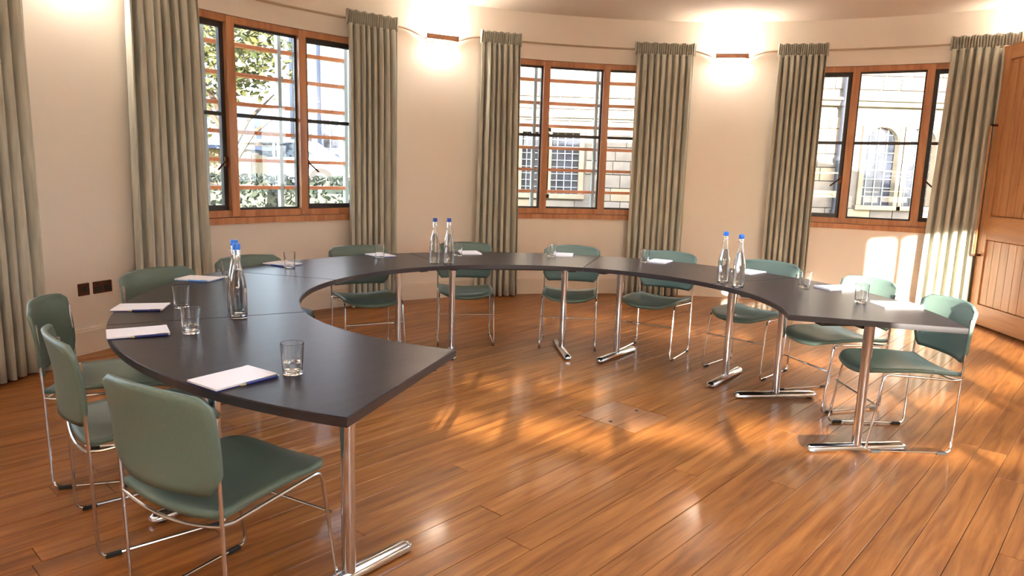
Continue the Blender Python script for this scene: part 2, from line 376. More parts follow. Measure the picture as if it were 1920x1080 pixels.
def window(n, ca, black=(1, 0, 1), slats=True):
    root = empty('window_%d' % n, polar(ca, R + .06, WZ0)); root['kind'] = 'structure'
    inv = Matrix.Translation(-Vector(root.location))
    before = set(COL.objects)
    r = R + .065; A = [ca - HALF + .35, ca - 3.95, ca + 3.95, ca + HALF - .35]
    f = MB()
    for i in range(3):
        chord_member(f, A[i], A[i + 1], r, 2.545, 2.603, .10); chord_member(f, A[i], A[i + 1], r, .925, .985, .10)
    for i, a in enumerate(A): post(f, a, r - .008, .93, 2.60, .072, .115)
    f.build('window_frame', M['frame'], root)
    f = MB(); f.arc_box(RX, RY, R - .035, R + .12, ca - HALF - .35, ca + HALF + .35, .868, .922)
    f.build('window_sill', M['frame'], root, smooth=True)
    hinge = (1, 0, -1)
    for i in range(3):
        d = .40
        light(root, A[i] + d, A[i + 1] - d, r + .01, .985, 2.545, black[i], (-1 if i == 2 else 1) if black[i] else 0)
    if slats:
        for z in (1.165, 1.42, 1.675, 1.93, 2.19, 2.45):
            for i in range(3):
                f = MB(); chord_member(f, A[i] + .25, A[i + 1] - .25, R + .46, z - .017, z + .017, .07); f.build('slat', M['slat'], root)
        for a in A:
            f = MB(); post(f, a, R + .46, .3, 2.9, .035, .06); f.build('slat_post', M['bracket'], root)
    for o in COL.objects:
        if o not in before and o.type == 'MESH' and o.parent is root: o.data.transform(inv)
        elif o not in before and o.type == 'MESH' and o.parent is not None and o.parent.parent is root: o.data.transform(inv)
    return root
window(1, 101.4, (0, 0, 0)); window(2, 140.2, (1, 0, 1)); window(3, 62.9, (1, 0, 1), slats=False); window(4, 179.0); window(5, 24.1, slats=False)

# unseen glazed strip added behind the viewer; its outer boards shape the sun patches
root = empty('window_6', (0, 0, 0)); root['kind'] = 'structure'
f = MB()
A = [236.3 + i * (291.7 - 236.3) / 8 for i in range(9)]
for i in range(8):
    chord_member(f, A[i], A[i + 1], R + .06, 2.55, 2.603, .10); chord_member(f, A[i], A[i + 1], R + .06, .882, (.90, .93, .975, .99, .99, .99, .99, .99)[i], .10)
for a in A: post(f, a, R + .06, .9, 2.6, .07, .11)
f.build('window_frame', M['frame'], root)
for i in range(8):
    f = MB(); chord_member(f, A[i] + .4, A[i + 1] - .4, R + .06, .90, 2.55, .004); f.build('pane', M['pane'], root)
def boards(i0, i1, spans):  # unseen boards added outside, slots placed to shape the sunlight
    for z0, z1 in spans:
        for i in range(i0, i1):
            f = MB(); chord_member(f, A[i] - (3.5 if i == 0 else .1), A[i + 1] + .1, R + .40, z0, z1, .03); f.build('added_sun_board', M['shed'], root)
TOPB = [(1.70, 2.05), (2.05, 2.4), (2.4, 2.7)]
boards(0, 1, [(1.03, 1.14), (1.165, 1.5), (1.5, 1.70)] + TOPB)
f = MB(); chord_member(f, A[0] - 3.5, A[0] + 3.2, R + .40, .6, 1.2, .03); f.build('added_sun_board', M['shed'], root)
boards(1, 2, [(1.06, 1.17), (1.195, 1.53), (1.55, 1.63), (1.65, 1.70)] + TOPB)
boards(2, 3, [(1.10, 1.38), (1.38, 1.545), (1.565, 1.65), (1.67, 1.70)] + TOPB)
boards(3, 4, [(1.15, 1.30), (1.30, 1.562), (1.60, 1.70)] + TOPB)
boards(4, 6, [(1.10, 1.22), (1.28, 1.40), (1.46, 1.74), (2.09, 2.4), (2.4, 2.7)])
boards(6, 7, [(1.20, 1.28), (1.40, 1.52)])
for z0, z1 in ((1.75, 2.1), (2.1, 2.4), (2.4, 2.7)):
    f = MB(); chord_member(f, A[6] - .1, A[6] + 2.6, R + .40, z0, z1, .03); f.build('added_sun_board', M['shed'], root)

# ------------------------------------------------------------------ door leaf standing open, and the lobby wall that carries it
DF = Vector((4.67, 7.01, 0)); DD = Vector((-.06, -1.0, 0)).normalized(); DWID = 1.06; DHT = 2.70
door = empty('door_1', DF, math.atan2(DD.y, DD.x)); door['kind'] = 'structure'
# local x runs from the free edge to the hinge, local -y faces the room
TH = .05
def dbox(name, x0, x1, z0, z1, y0, y1, mm, bev=.003, par=None):
    b = MB(); b.box(((x0 + x1) / 2, (y0 + y1) / 2, (z0 + z1) / 2), (x1 - x0, y1 - y0, z1 - z0), bev=bev); return b.build(name, mm, par or door)
ys = -1   # room side (camera side)
dbox('stile', 0, .125, .02, DHT, -TH / 2, TH / 2, M['oak']); dbox('stile', DWID - .125, DWID, .02, DHT, -TH / 2, TH / 2, M['oak'])
for z0, z1 in ((2.565, 2.70), (.86, 1.09), (.02, .215)): dbox('rail', .126, DWID - .126, z0, z1, -TH / 2, TH / 2, M['oak_h'])
nbd = 7; bw = (DWID - .252) / nbd
for z0, z1 in ((.216, .859), (1.091, 2.564)):
    for i in range(nbd):
        dbox('door_board',   .126 + i * bw + .003, .126 + (i + 1) * bw - .003, z0, z1, -TH / 2 + .012, TH / 2 - .012, M['oak'], bev=.009)
h = MB(); h.tube(fillet([(.055, -TH / 2, .70), (.055, -TH / 2 - .055, .70), (.055, -TH / 2 - .055, 1.96), (.055, -TH / 2, 1.96)], .02), .010, 10)
dh = h.build('door_handle', M['oak'], door, smooth=True)
for z in (.70, 1.96):
    b = MB(); b.box((.055, -TH / 2 - .028, z), (.03, .06, .022), bev=.003); b.build('handle_bracket', M['brass'], dh)
hp = DF + DD * (DWID + .02)
m = MB(); m.box((hp.x + .03, hp.y - .05, H / 2 * .9), (.12, .10, H * .9)); m.build('trim_2', M['oak'], kind='structure')
m = MB(); m.box(((hp.x + .09 + 5.80) / 2, hp.y - .05, H / 2), (5.80 - hp.x - .09, .12, H)); m.build('wall_lobby', M['wall'], kind='structure')

# ------------------------------------------------------------------ curtains
def curtain(a0, a1, label, folds, seed, spread=0.0):
    rnd = random.Random(seed); ph = [rnd.uniform(-.6, .6) for _ in range(40)]; am = [rnd.uniform(.6, 1.25) for _ in range(40)]
    ca = (a0 + a1) / 2; org = polar(ca, R - .10, 0)
    root = empty('curtain', org); root.location.z = 0
    def pt(u, v, head=False):
        a = a0 + (a1 - a0) * u; a += spread * v * 0 + (u - .5) * spread * (1 - v)
        t = u * folds; k = int(t) % 40
        a -= .15 * (a1 - a0) / folds * math.sin(4 * PI * t + 2 * ph[3])
        body = math.sin(2 * PI * t + ph[3] + .5 * math.sin(2 * PI * u * 1.7 + ph[5]) + .25 * (1 - v) * math.sin(5 * u + ph[7]))
        amp = .058 * (am[k] * (1 - (t % 1)) + am[(k + 1) % 40] * (t % 1))
        sharp = math.copysign(abs(body) ** .75, body)
        r = R - .115 + amp * sharp * (1.0 - .35 * max(0, v - .9) / .1) + .006 * math.sin(2 * PI * t * 2.3 + v * 4)
        z = .012 + v * 2.70
        return polar(a, r, z) - org
    n = folds * 14
    m = MB(); m.grid(lambda u, v: pt(u, v), n, 14)
    c = m.build('curtain_panel', M['curtain'], root, smooth=True); c.data.polygons.foreach_set('use_smooth', [True] * len(c.data.polygons)); solidify(c, .004)
    # gathered heading: tight pencil pleats standing proud above the track
    w_ = (a1 - a0); pl = folds * 3
    def hp_(u, v):
        a = a0 - w_ * .03 + w_ * 1.06 * u
        amp = .014 + .010 * v; s_ = math.sin(2 * PI * u * pl + .8 * math.sin(9 * u))
        r = R - .115 + amp * s_ - .010 * v; return polar(a, r, 2.70 + .13 * v + .006 * math.sin(40 * u)) - org
    m = MB(); m.grid(hp_, pl * 8, 5); c = m.build('pleated_heading', M['curtain'], root, smooth=True)
    c.data.polygons.foreach_set('use_smooth', [True] * len(c.data.polygons)); solidify(c, .005)
    return tag(root, label, 'curtain', 'sage grey curtains at the windows')
curtain(164.3, 172.2, 'grey green curtain at the picture edge, nearest to the wall sockets', 9, 1)
curtain(148.4, 155.3, 'long grey green curtain between the wall sockets and the leafy view window', 8, 2, .8)
curtain(125.6, 131.6, 'narrow grey green curtain between the leafy view window and the first wall light', 8, 3)
curtain(109.5, 114.6, 'grey green curtain behind the pair of dark capped bottles, edging the middle window', 7, 4, .9)
curtain(86.7, 94.1, 'wide grey green curtain on the door side of the middle window', 9, 5)
curtain(70.5, 76.1, 'grey green curtain between the second wall light and the arched window view', 8, 6)
curtain(50.5, 57.1, 'sunlit grey green curtain partly hidden behind the open oak door', 8, 8, 1.2)

# ------------------------------------------------------------------ wall lights
def sconce(a, label, r=R, group=None, z=2.70):
    org = polar(a, r, z); root = empty('wall_light', org, math.radians(a) + PI / 2)   # local y points into the room
    b = MB(); b.box((0, -.003 + .008, .02), (.30, .016, .09), bev=.002); b.build('back_plate', M['opal'], root)
    b = MB(); b.box((0, .105, .014), (.355, .012, .052), bev=.003); b.build('front_bar', M['lip'], root)
    for s_ in (-1, 1):
        b = MB(); b.box((s_ * .165, .058, .0), (.010, .088, .012), bev=.002); b.build('side_arm', M['lip'], root)
    b = MB(); b.tube([(-.14, .062, .03), (.14, .062, .03)], .019, 12); b.build('lamp_tube', M['lamp'], root, smooth=True)
    return tag(root, label, 'wall light', group or 'wall lights between the windows')
sconce(119.6, 'glowing wall light with a bronze bar above the pair of dark capped bottles')
sconce(81.8, 'glowing wall light with a bronze bar on the pier before the arched view window')
sconce(49.3, 'glowing wall light above the open oak door', z=2.755)
sconce(159.4, 'wall light high above the two wall sockets, only its glow in view')
for a in (4.5, 345.0, 325.0, 306.0, 290.0, 274.0, 258.0, 242.0, 224.0, 202.0):  # out-of-view lamps added to raise the ambient light
    sconce(a, 'unseen wall light added behind the viewer for fill', group='unseen wall lights added for fill')

# ------------------------------------------------------------------ wall sockets
def socket(a, z, wid, label, twin):
    root = empty('wall_socket', polar(a, R, z), math.radians(a) + PI / 2)
    b = MB(); b.box((0, .004, 0), (wid, .009, .088), bev=.003); b.build('face_plate', M['brass'], root)
    if twin:
        for s_ in (-1, 1):
            b = MB(); b.box((s_ * .036, .009, -.008), (.045, .004, .042), bev=.001); b.build('socket_insert', M['rubber'], root)
            b = MB(); b.box((s_ * .036, .010, .028), (.012, .008, .020), bev=.001); b.build('rocker_switch', M['brass'], root)
    else:
        b = MB(); b.box((0, .009, 0), (.035, .004, .035), bev=.001); b.build('socket_insert', M['rubber'], root)
    return tag(root, label, 'socket')
socket(159.75, .468, .086, 'small square dark bronze socket plate nearer the picture edge curtain', False)
socket(158.05, .468, .146, 'wide dark bronze double socket plate beside the square one', True)

# ------------------------------------------------------------------ tables
def table(mid, label):
    mr = math.radians(mid); half = 22.38
    org = Vector((TX + 1.64 * math.cos(mr), TY + 1.64 * math.sin(mr), 0)); root = empty('table', org, mr)
    def P(r, a, z=0): a = math.radians(a); return Vector((r * math.cos(a) - 1.64, r * math.sin(a), z))
    g = .035; n = 24
    def outline(r1, r2, ins):
        da1 = half - math.degrees(ins / r1); da2 = half - math.degrees(ins / r2)
        return [tuple(P(r2, -da2 + 2 * da2 * i / n)[:2]) for i in range(n + 1)] + [tuple(P(r1, da1 - 2 * da1 * i / n)[:2]) for i in range(n + 1)]
    # top slab with a softened upper edge
    oa = outline(R1 + .004, R2 - .004, .005); ob = outline(R1 + .001, R2 - .001, .002)
    m = MB(); N = len(oa)
    vs = [(x, y, .73) for x, y in oa] + [(x, y, .7285) for x, y in ob] + [(x, y, .7015) for x, y in ob]
    fs = [tuple(range(N))] + [tuple(range(3 * N - 1, 2 * N - 1, -1))]
    for k in range(2):
        for i in range(N): j = (i + 1) % N; fs.append((k * N + i, k * N + N + i, k * N + N + j, k * N + j))
    m.add(vs, fs); m.build('tabletop', M['top'], root)
    # edge banding strip all round
    oc = outline(R1 - .0005, R2 + .0005, .0008); m = MB(); vs = [(x, y, .7275) for x, y in oc] + [(x, y, .702) for x, y in oc] + [(x, y, .7275) for x, y in ob] + [(x, y, .702) for x, y in ob]; fs = []
    for i in range(N):
        j = (i + 1) % N; fs += [(i, N + i, N + j, j), (i, j, 2 * N + j, 2 * N + i), (N + i, 3 * N + i, 3 * N + j, N + j)]
    m.add(vs, fs); m.build('edge_band', M['edge'], root)
    ps = [P(1.675, -15), P(1.675, 15)]
    m = MB(); m.box((ps[0].x, 0, .668), (.05, ps[1].y - ps[0].y - .05, .05), bev=.003); m.build('cross_beam', M['black'], root)
    for p in ps:
        m = MB(); m.box((p.x, p.y, .6855), (.56, .06, .031), bev=.004); m.build('support_arm', M['black'], root)
        m = MB(); m.tube([(p.x, p.y, .02), (p.x, p.y, .68)], .0235, 20); lg = m.build('leg', M['chrome'], root, smooth=True)
        m = MB(); m.tube([(p.x, p.y, .50), (p.x, p.y, .68)], .0255, 20); m.build('leg_sleeve', M['chrome'], lg, smooth=True)
        # foot bar: half-round section, rounded ends
        m = MB(); L = .275; sec = [(-.030, .012), (-.030, .024), (-.020, .036), (-.007, .042), (.007, .042), (.020, .036), (.030, .024), (.030, .012)]
        vs = []; fs = []; st = [(-L, .55), (-L + .012, .85), (-L + .03, 1), (L - .03, 1), (L - .012, .85), (L, .55)]
        for x, s_ in st: vs += [(p.x + x, p.y + yy * s_, .012 + (zz - .012) * s_) for yy, zz in sec]
        K = len(sec)
        for i in range(len(st) - 1):
            for k in range(K): j = (k + 1) % K; fs.append((i * K + k, i * K + K + k, i * K + K + j, i * K + j))
        fs += [tuple(range(K)), tuple(range(len(vs) - 1, len(vs) - K - 1, -1))]
        m.add(vs, fs); ft = m.build('foot', M['chrome'], root, smooth=True)
        for s_ in (-1, 1):
            m = MB(); m.lathe([(.02, 0), (.02, .014)], 12, (p.x + s_ * .235, p.y, .0)); m.build('glide', M['rubber'], ft)
    for s_ in (-1, 1):
        for rr in (R1 + .16, R2 - .2):
            q = P(rr, s_ * 21.4); m = MB(); m.lathe([(.012, .690), (.012, .702)], 10, (q.x, q.y, 0)); m.build('linking_stud', M['black'], root)
    return tag(root, label, 'table', 'curved tables set in a ring')
for k, lb in enumerate(['dark curved table section ending the ring before the open oak door',
                        'dark curved table section under the pair of bright blue capped bottles',
                        'dark curved table section in front of the middle window',
                        'dark curved table section under the pair of dark blue capped bottles',
                        'dark curved table section under the leafy view window, next to the wall sockets',
                        'dark curved table section ending the ring closest to the viewer']):
    table(-15.3 + 44.76 * (k + .5), lb)

# ------------------------------------------------------------------ chairs
def make_chair():
    root = empty('chair', (0, 0, 0)); rr = .0062
    for s_ in (-1, 1):
        y = s_ * .222
        path = fillet([(.232, y, .715), (.222, y, .40), (.215, y, .0105), (-.225, y, .0105), (-.165, s_ * .214, .418), (.19, y, .398), (.222, y, .405)], .035, 5)
        m = MB(); m.tube(path, rr, 8); fr = m.build('side_frame', M['chrome'], root, smooth=True)
        for x in (-.17, .17):
            m = MB(); m.box((x, y, .008), (.05, .016, .016), bev=.002); m.build('glide', M['rubber'], fr)
    m = MB(); m.tube([(-.202, -.2185, .26), (-.202, .2185, .26)], .0052, 8); m.build('stretcher', M['chrome'], root, smooth=True)
    m = MB(); m.tube([(.222 + .012 * (1 - (t / 5) ** 2), .222 * t / 5, .400 - .026 * (1 - (t / 5) ** 2)) for t in range(-5, 6)], .0055, 8)
    m.build('rear_rod', M['chrome'], root, smooth=True)
    def seat(u, v):                       # u across, v back to front
        x = .222 - .462 * v; s = 2 * u - 1
        wd = .216 if v < .78 else .216 - .085 * ((v - .78) / .22) ** 2.2
        z = .424 + .022 * math.sin(PI * min(v * 1.15, 1)) * .5 + .012 * v
        z -= .026 * (1 - s * s) * (1 - .55 * v)
        if v > .84: z -= .030 * ((v - .84) / .16) ** 2
        if v < .12: z += .010 * ((.12 - v) / .12) ** 2 * (1 - s * s * .3)
        x += .010 * (1 - s * s) * (1 - v)
        x -= .012 * (1 - s * s) * (v > .9)
        return (x, s * wd, z)
    m = MB(); m.grid(seat, 16, 20); o = m.build('seat', M['sage'], root, smooth=True); o.data.polygons.foreach_set('use_smooth', [True] * len(o.data.polygons)); solidify(o, .020, 0)
    def back(u, v):
        s = 2 * u - 1
        wd = .233
        if v < .22: wd -= .045 * ((.22 - v) / .22) ** 1.6
        if v > .86: wd -= .045 * ((v - .86) / .14) ** 2.5
        z = .486 + .301 * v - (.012 * s * s if v > .9 else 0)
        x = .226 + .042 * (1 - s * s) + .030 * v - .012 * math.sin(PI * v)
        return (x, s * wd, z)
    m = MB(); m.grid(back, 18, 14); o = m.build('backrest', M['sage'], root, smooth=True); o.data.polygons.foreach_set('use_smooth', [True] * len(o.data.polygons)); solidify(o, .015, 0)
    return root
CH = [ # (x, y of the runners' centre, outward direction in degrees, label)
    (2.080, 3.680, 0, 'sage green chair with a sunlit back, at the table end before the open oak door'),
    (2.030, 4.330, 17, 'sage green chair lit white by the sun, second along from the oak door'),
    (1.730, 5.000, 45, 'sage green chair behind the pair of bright blue capped bottles'),
    (1.130, 5.430, 58, 'sage green chair in front of the wide curtain, between middle window and second wall light'),
    (0.470, 5.620, 84, 'sage green chair directly below the middle window'),
    (-0.380, 5.640, 97, 'sage green chair just door side of the pair of dark blue capped bottles'),
    (-1.080, 5.180, 117, 'sage green chair turned slightly, in front of the narrow curtain by the leafy view window'),
    (-1.560, 4.450, 140, 'sage green chair below the leafy view window, at the mid blue edged notepad'),
    (-1.790, 3.820, 153, 'sage green chair in front of the long curtain beside the wall sockets'),
    (-1.775, 3.055, 197, 'sage green chair in front of the picture edge curtain, third from the near table end'),
    (-1.397, 2.567, 220.4, 'sage green chair seen from behind, second from the near table end'),
    (-0.864, 2.085, 241.5, 'large sage green chair seen from behind, closest to the viewer at the near table end')]
proto = make_chair()
for i, (x, y, a, lb) in enumerate(CH):
    o = proto if i == 0 else copy_tree(proto)
    o.location = (x, y, 0); o.rotation_euler = (0, 0, math.radians(a))
    tag(o, lb, 'chair', 'sage green chairs around the table ring')

# ------------------------------------------------------------------ things on the tables
def tp(a, r, z=.7302): return polar(a, r, z, TX, TY)
def notepad(a, r, rot, label, card):
    root = empty('notepad', tp(a, r), math.radians(rot))
    m = MB(); m.box((0, 0, .0015), (.212, .150, .003)); m.build('backing_card', card, root)
    m = MB(); m.box((0, 0, .0062), (.210, .148, .0064), bev=.0006); m.build('paper_block', M['paper'], root)
    m = MB(); m.box((.098, 0, .0080), (.016, .1485, .0045), bev=.0006); m.build('glued_spine', M['paper'], root)
    return tag(root, label, 'notepad', 'white notepads on the table')
def pen(a, r, rot, label, card, off=.0875, sh=.02):
    p = tp(a, r); d = Vector((math.cos(math.radians(rot)), math.sin(math.radians(rot)), 0)); t = Vector((-d.y, d.x, 0))
    p = p + t * off + d * sh
    root = empty('pen', p, math.radians(rot))
    m = MB(); m.tube([(-.035, 0, .0052), (.078, 0, .0052)], .005, 10); m.build('barrel', card, root, smooth=True)
    m = MB(); m.tube([(-.052, 0, .0052), (-.035, 0, .0052)], [.0012, .0048], 10); m.build('tip', M['brassy'], root, smooth=True)
    m = MB(); m.tube([(.078, 0, .0052), (.084, 0, .0052)], .0035, 10); m.build('push_button', M['brassy'], root, smooth=True)
    m = MB(); m.box((.055, 0, .0115), (.035, .003, .0015)); m.build('clip', M['brassy'], root)
    return tag(root, label, 'pen', 'blue pens beside the notepads')
NP = [(238.4, 1.925, 56, 'white notepad closest to the viewer, beside the large near tumbler', M['navy']),
      (214.4, 1.93, 31, 'white notepad with navy edge, second from the near table end', M['navy']),
      (198.8, 1.93, 14, 'white notepad with navy edge, third from the near table end', M['navy']),
      (173.6, 1.95, -8, 'white notepad with light blue edge beside the near bottles', M['pblue']),
      (151.5, 1.93, -28, 'white notepad with mid blue edge below the leafy view window', M['mblue']),
      (127.0, 1.93, -50, 'white notepad before the chair at the narrow curtain', M['mblue']),
      (105.0, 1.95, -75, 'white notepad just door side of the dark capped bottles', M['paper']),
      (82.6, 1.94, 263, 'white notepad before the chair below the middle window', M['paper']),
      (59.8, 1.93, 240, 'white notepad on the table before the wide curtain', M['paper']),
      (38.5, 1.93, 220, 'white notepad just behind the bright blue capped bottles', M['paper']),
      (17.2, 1.93, 198, 'white sunlit notepad second along from the oak door', M['paper']),
      (1.0, 1.93, 182, 'white sunlit notepad at the table end before the oak door', M['paper'])]
for a, r, rot, lb, cd in NP: notepad(a, r, rot, lb, cd)
for i, nm in ((0, 'navy pen along the notepad closest to the viewer'), (1, 'navy pen along the second notepad from the near table end'), (2, 'navy pen along the third notepad from the near table end'),
              (3, 'light blue pen along the notepad beside the near bottles'), (4, 'mid blue pen along the notepad below the leafy view window')):
    a, r, rot, lb, cd = NP[i]; s_ = 1 if i < 9 else -1
    # the pen lies on the side of the pad that faces the viewer
    d = Vector((math.cos(math.radians(rot)), math.sin(math.radians(rot)))); t = Vector((-d.y, d.x)); s_ = -1 if t.y > 0 else 1
    pen(a, r, rot, nm, cd, off=.084 * s_)

def glass(x, y, label, sc=1.0, fill=.35):
    root = empty('tumbler', (x, y, .7302)); h_, ro, rb = .102 * sc, .0365 * sc, .031 * sc
    m = MB(); prof = [(rb - .006, .0), (rb, .002), (ro, h_ - .001), (ro - .001, h_), (ro - .0022, h_ - .001), (rb - .003, .014), (rb - .008, .011)]
    m.lathe(prof, 28); m.build('glass_body', M['glass'], root, smooth=True)
    if fill:
        zt = .014 + (h_ - .014) * fill; rt = (rb - .0032) + (ro - rb + .001) * (fill)
        m = MB(); m.lathe([(rb - .009, .0115), (rb - .0034, .0145), (rt - .0006, zt)], 28); m.build('water', M['water'], root, smooth=True)
    return tag(root, label, 'glass', 'tumblers on the table')
for x, y, lb, fl in [(-.689, 2.150, 'large clear tumbler with a little water, closest to the viewer', .3),
                  (-1.240, 2.650, 'clear tumbler beside the second notepad from the near table end', .2),
                  (-1.500, 3.125, 'clear tumbler beside the third notepad from the near table end', 0),
                  (-1.660, 4.040, 'clear tumbler beside the light blue edged notepad', 0),
                  (-1.445, 4.500, 'clear tumbler before the chair below the leafy view window', 0),
                  (-.975, 5.100, 'clear tumbler before the chair at the narrow curtain', 0),
                  (-.427, 5.390, 'clear tumbler just door side of the dark capped bottles', 0),
                  (.307, 5.500, 'clear tumbler before the chair below the middle window', 0),
                  (1.004, 5.320, 'clear tumbler before the wide curtain', 0),
                  (1.800, 4.270, 'clear tumbler between the bright capped bottles and the second chair from the door', 0),
                  (1.915, 3.790, 'clear tumbler at the table end before the oak door', 0)]:
    glass(x, y, lb, fill=fl)

def bottle(x, y, label, cap):
    root = empty('water_bottle', (x, y, .7302))
    out_ = [(.0, .0), (.030, .0), (.0355, .004), (.0365, .03), (.0365, .125), (.0345, .150), (.028, .185), (.019, .220), (.0145, .250), (.0135, .285), (.0150, .288), (.0150, .300), (.0125, .302)]
    inn = [(.0100, .302), (.0105, .25), (.0150, .220), (.0240, .185), (.0310, .150), (.0333, .125), (.0333, .03), (.031, .010), (.0, .008)]
    m = MB(); m.lathe([(max(r, .0005), z) for r, z in out_ + inn], 28); m.build('glass_body', M['glass'], root, smooth=True)
    m = MB(); m.lathe([(.002, .0095), (.0300, .0115), (.0328, .031), (.0328, .125), (.0305, .150), (.0235, .185), (.0160, .212), (.002, .2125)], 28); m.build('water', M['water'], root, smooth=True)
    m = MB(); m.lathe([(.0155, .296), (.0160, .300), (.0160, .318), (.0140, .322)], 20); m.build('cap', cap, root, smooth=True)
    m = MB(); m.tube([(.0185 * math.cos(t), .0185 * math.sin(t), .278) for t in [k * PI / 8 for k in range(17)]], .0016, 6, cap=False); m.build('neck_wire', M['chrome'], root, smooth=True)
    return tag(root, label, 'bottle', 'capped water bottles on the table')
bottle(-1.170, 2.945, 'clear water bottle closest to the viewer, bright blue cap', M['cap'])
bottle(-1.235, 3.085, 'clear water bottle standing right behind the closest bottle', M['cap'])
bottle(-.548, 4.885, 'tall clear bottle with dark blue cap, first wall light side of its pair', M['capd'])
bottle(-.452, 4.895, 'clear bottle with dark blue cap, middle window side of its pair', M['capd'])
bottle(1.335, 4.400, 'clear bottle with bright blue cap, farther of the pair before the second wall light', M['cap'])
bottle(1.372, 4.215, 'clear bottle with bright blue cap, nearer of the pair before the second wall light', M['cap'])

# ------------------------------------------------------------------ outside
g = MB(); g.box((0, 20, -.55), (120, 120, .1)); g.build('ground', M['grass'], kind='structure')
# stone range across the court
FY = 15.0
sb = empty('stone_building', (4, FY, -.5))
def sbox(name, x0, x1, z0, z1, y0, y1, mm, par=None, bev=0.0):
    b = MB(); b.box(((x0 + x1) / 2 - 4, (y0 + y1) / 2 - FY, (z0 + z1) / 2 + .5), (x1 - x0, y1 - y0, z1 - z0), bev=bev); return b.build(name, mm, par or sb)
HOL = [(.10, .62, .95, 2.22), (.72, 1.36, .95, 2.22), (7.28, 8.02, .90, 2.55), (8.14, 8.80, .90, 2.55), (4.2, 4.9, .9, 2.5), (-1.2, -.5, .95, 2.22)]
# wall pieces around the openings
xs = sorted({-2.6, 15.0} | {h[0] for h in HOL} | {h[1] for h in HOL})
m = MB()
for a, b_ in zip(xs[:-1], xs[1:]):
    hh = [h for h in HOL if h[0] <= a and h[1] >= b_]
    spans = [(-.5, hh[0][2]), (hh[0][3], 7.0)] if hh else [(-.5, 7.0)]
    for z0, z1 in spans: m.box(((a + b_) / 2 - 4, .2, (z0 + z1) / 2 + .5), (b_ - a, .4, z1 - z0))
m.build('wall', M['mortar'], sb)
rnd = random.Random(11); zc = .30; rowi = 0; nst = 0
while zc < 4.0:
    hgt = rnd.choice((.24, .28, .32))
    for X0, X1 in ((-.35, 2.9), (6.0, 9.9)):
        x = X0 - rnd.uniform(0, .3)
        while x < X1:
            L = rnd.uniform(.34, .66); x1 = x + L
            if not any(h[0] - .10 < x1 and x < h[1] + .10 and h[2] - .08 < zc + hgt and zc < h[3] + .08 for h in HOL) and not (2.88 < zc + hgt and zc < 3.12 and X0 > 5):
                b = MB(); b.box((0, 0, 0), (L - .014, .05 + rnd.uniform(0, .03), hgt - .014), bev=.008)
                o = b.build('stone_block', rnd.choice((M['stone'], M['stone'], M['stone2'], M['stone3'])), sb); o.location = (x + L / 2 - 4, -.02, zc + hgt / 2 + .5); nst += 1
            x = x1
    zc += hgt
print('stones', nst)
for i, (x0, x1, z0, z1) in enumerate(HOL):
    arched = i in (2, 3, 4); W = x1 - x0; cx = (x0 + x1) / 2
    # surround: jambs, sill, head
    for xa, xb in ((x0 - .07, x0 + .03), (x1 - .03, x1 + .07)): sbox('jamb_stone', xa, xb, z0, z1, FY - .07, FY + .12, M['stone3'], bev=.01)
    sbox('sill_stone', x0 - .10, x1 + .10, z0 - .10, z0, FY - .12, FY + .15, M['stone3'], bev=.01)
    if arched:
        n = 12; rr = W / 2 - .03; zsp = z1 - rr - .02
        pts = [(x0, z1 + .10), (x0, zsp)] + [(cx - rr * math.cos(PI * k / n), zsp + rr * math.sin(PI * k / n)) for k in range(n + 1)] + [(x1, zsp), (x1, z1 + .10)]
        b = MB(); q = [(px - 4, pz + .5) for px, pz in pts]
        b.prism(q, -.02, .14, Matrix.Translation((0, 0, 0)) @ Matrix(((1, 0, 0, 0), (0, 0, -1, .12), (0, 1, 0, 0), (0, 0, 0, 1)))); b.build('arch_head', M['stone3'], sb)
    else:
        sbox('head_stone', x0 - .1, x1 + .1, z1, z1 + .12, FY - .08, FY + .12, M['stone3'], bev=.01)
    gl = sbox('leaded_glass', x0, x1, z0, z1, FY + .16, FY + .18, M['dark'])
    nv, nh = 4, 9
    for k in range(1, nv): sbox('lead_bar', x0 + W * k / nv - .008, x0 + W * k / nv + .008, z0, z1, FY + .13, FY + .16, M['bracket'], gl)
    for k in range(1, nh): sbox('lead_bar', x0, x1, z0 + (z1 - z0) * k / nh - .007, z0 + (z1 - z0) * k / nh + .007, FY + .13, FY + .16, M['bracket'], gl)
sbox('cornice', 5.2, 15.0, 2.92, 3.02, FY - .18, FY + .05, M['stone3'], bev=.02); sbox('cornice', 5.2, 15.0, 3.02, 3.08, FY - .26, FY + .05, M['stone'], bev=.02)
sbox('cornice', -2.6, 5.0, 2.52, 2.62, FY - .15, FY + .05, M['stone3'], bev=.02)
sbox('buttress', 3.0, 3.7, -.5, 4.6, FY - .6, FY, M['stone'], bev=.03); sbox('buttress', 5.0, 5.8, -.5, 5.0, FY - .6, FY, M['stone3'], bev=.03)
sbox('parapet', -2.6, 15.0, 7.0, 7.5, FY - .1, FY + .5, M['stone3'], bev=.02)
b = MB(); b.tube([(6.72 - 4, -.22, 0), (6.72 - 4, -.22, 7.4)], .085, 12); dp = b.build('drainpipe', M['pipe'], sb, smooth=True)
for z in (1.2, 2.3, 3.4):
    b = MB(); b.tube([(6.72 - 4, -.22, z), (6.72 - 4, -.22, z + .09)], .11, 12); b.build('pipe_collar', M['pipe'], dp, smooth=True)
tag(sb, 'pale sunlit stone building with leaded windows seen across the court', 'building')

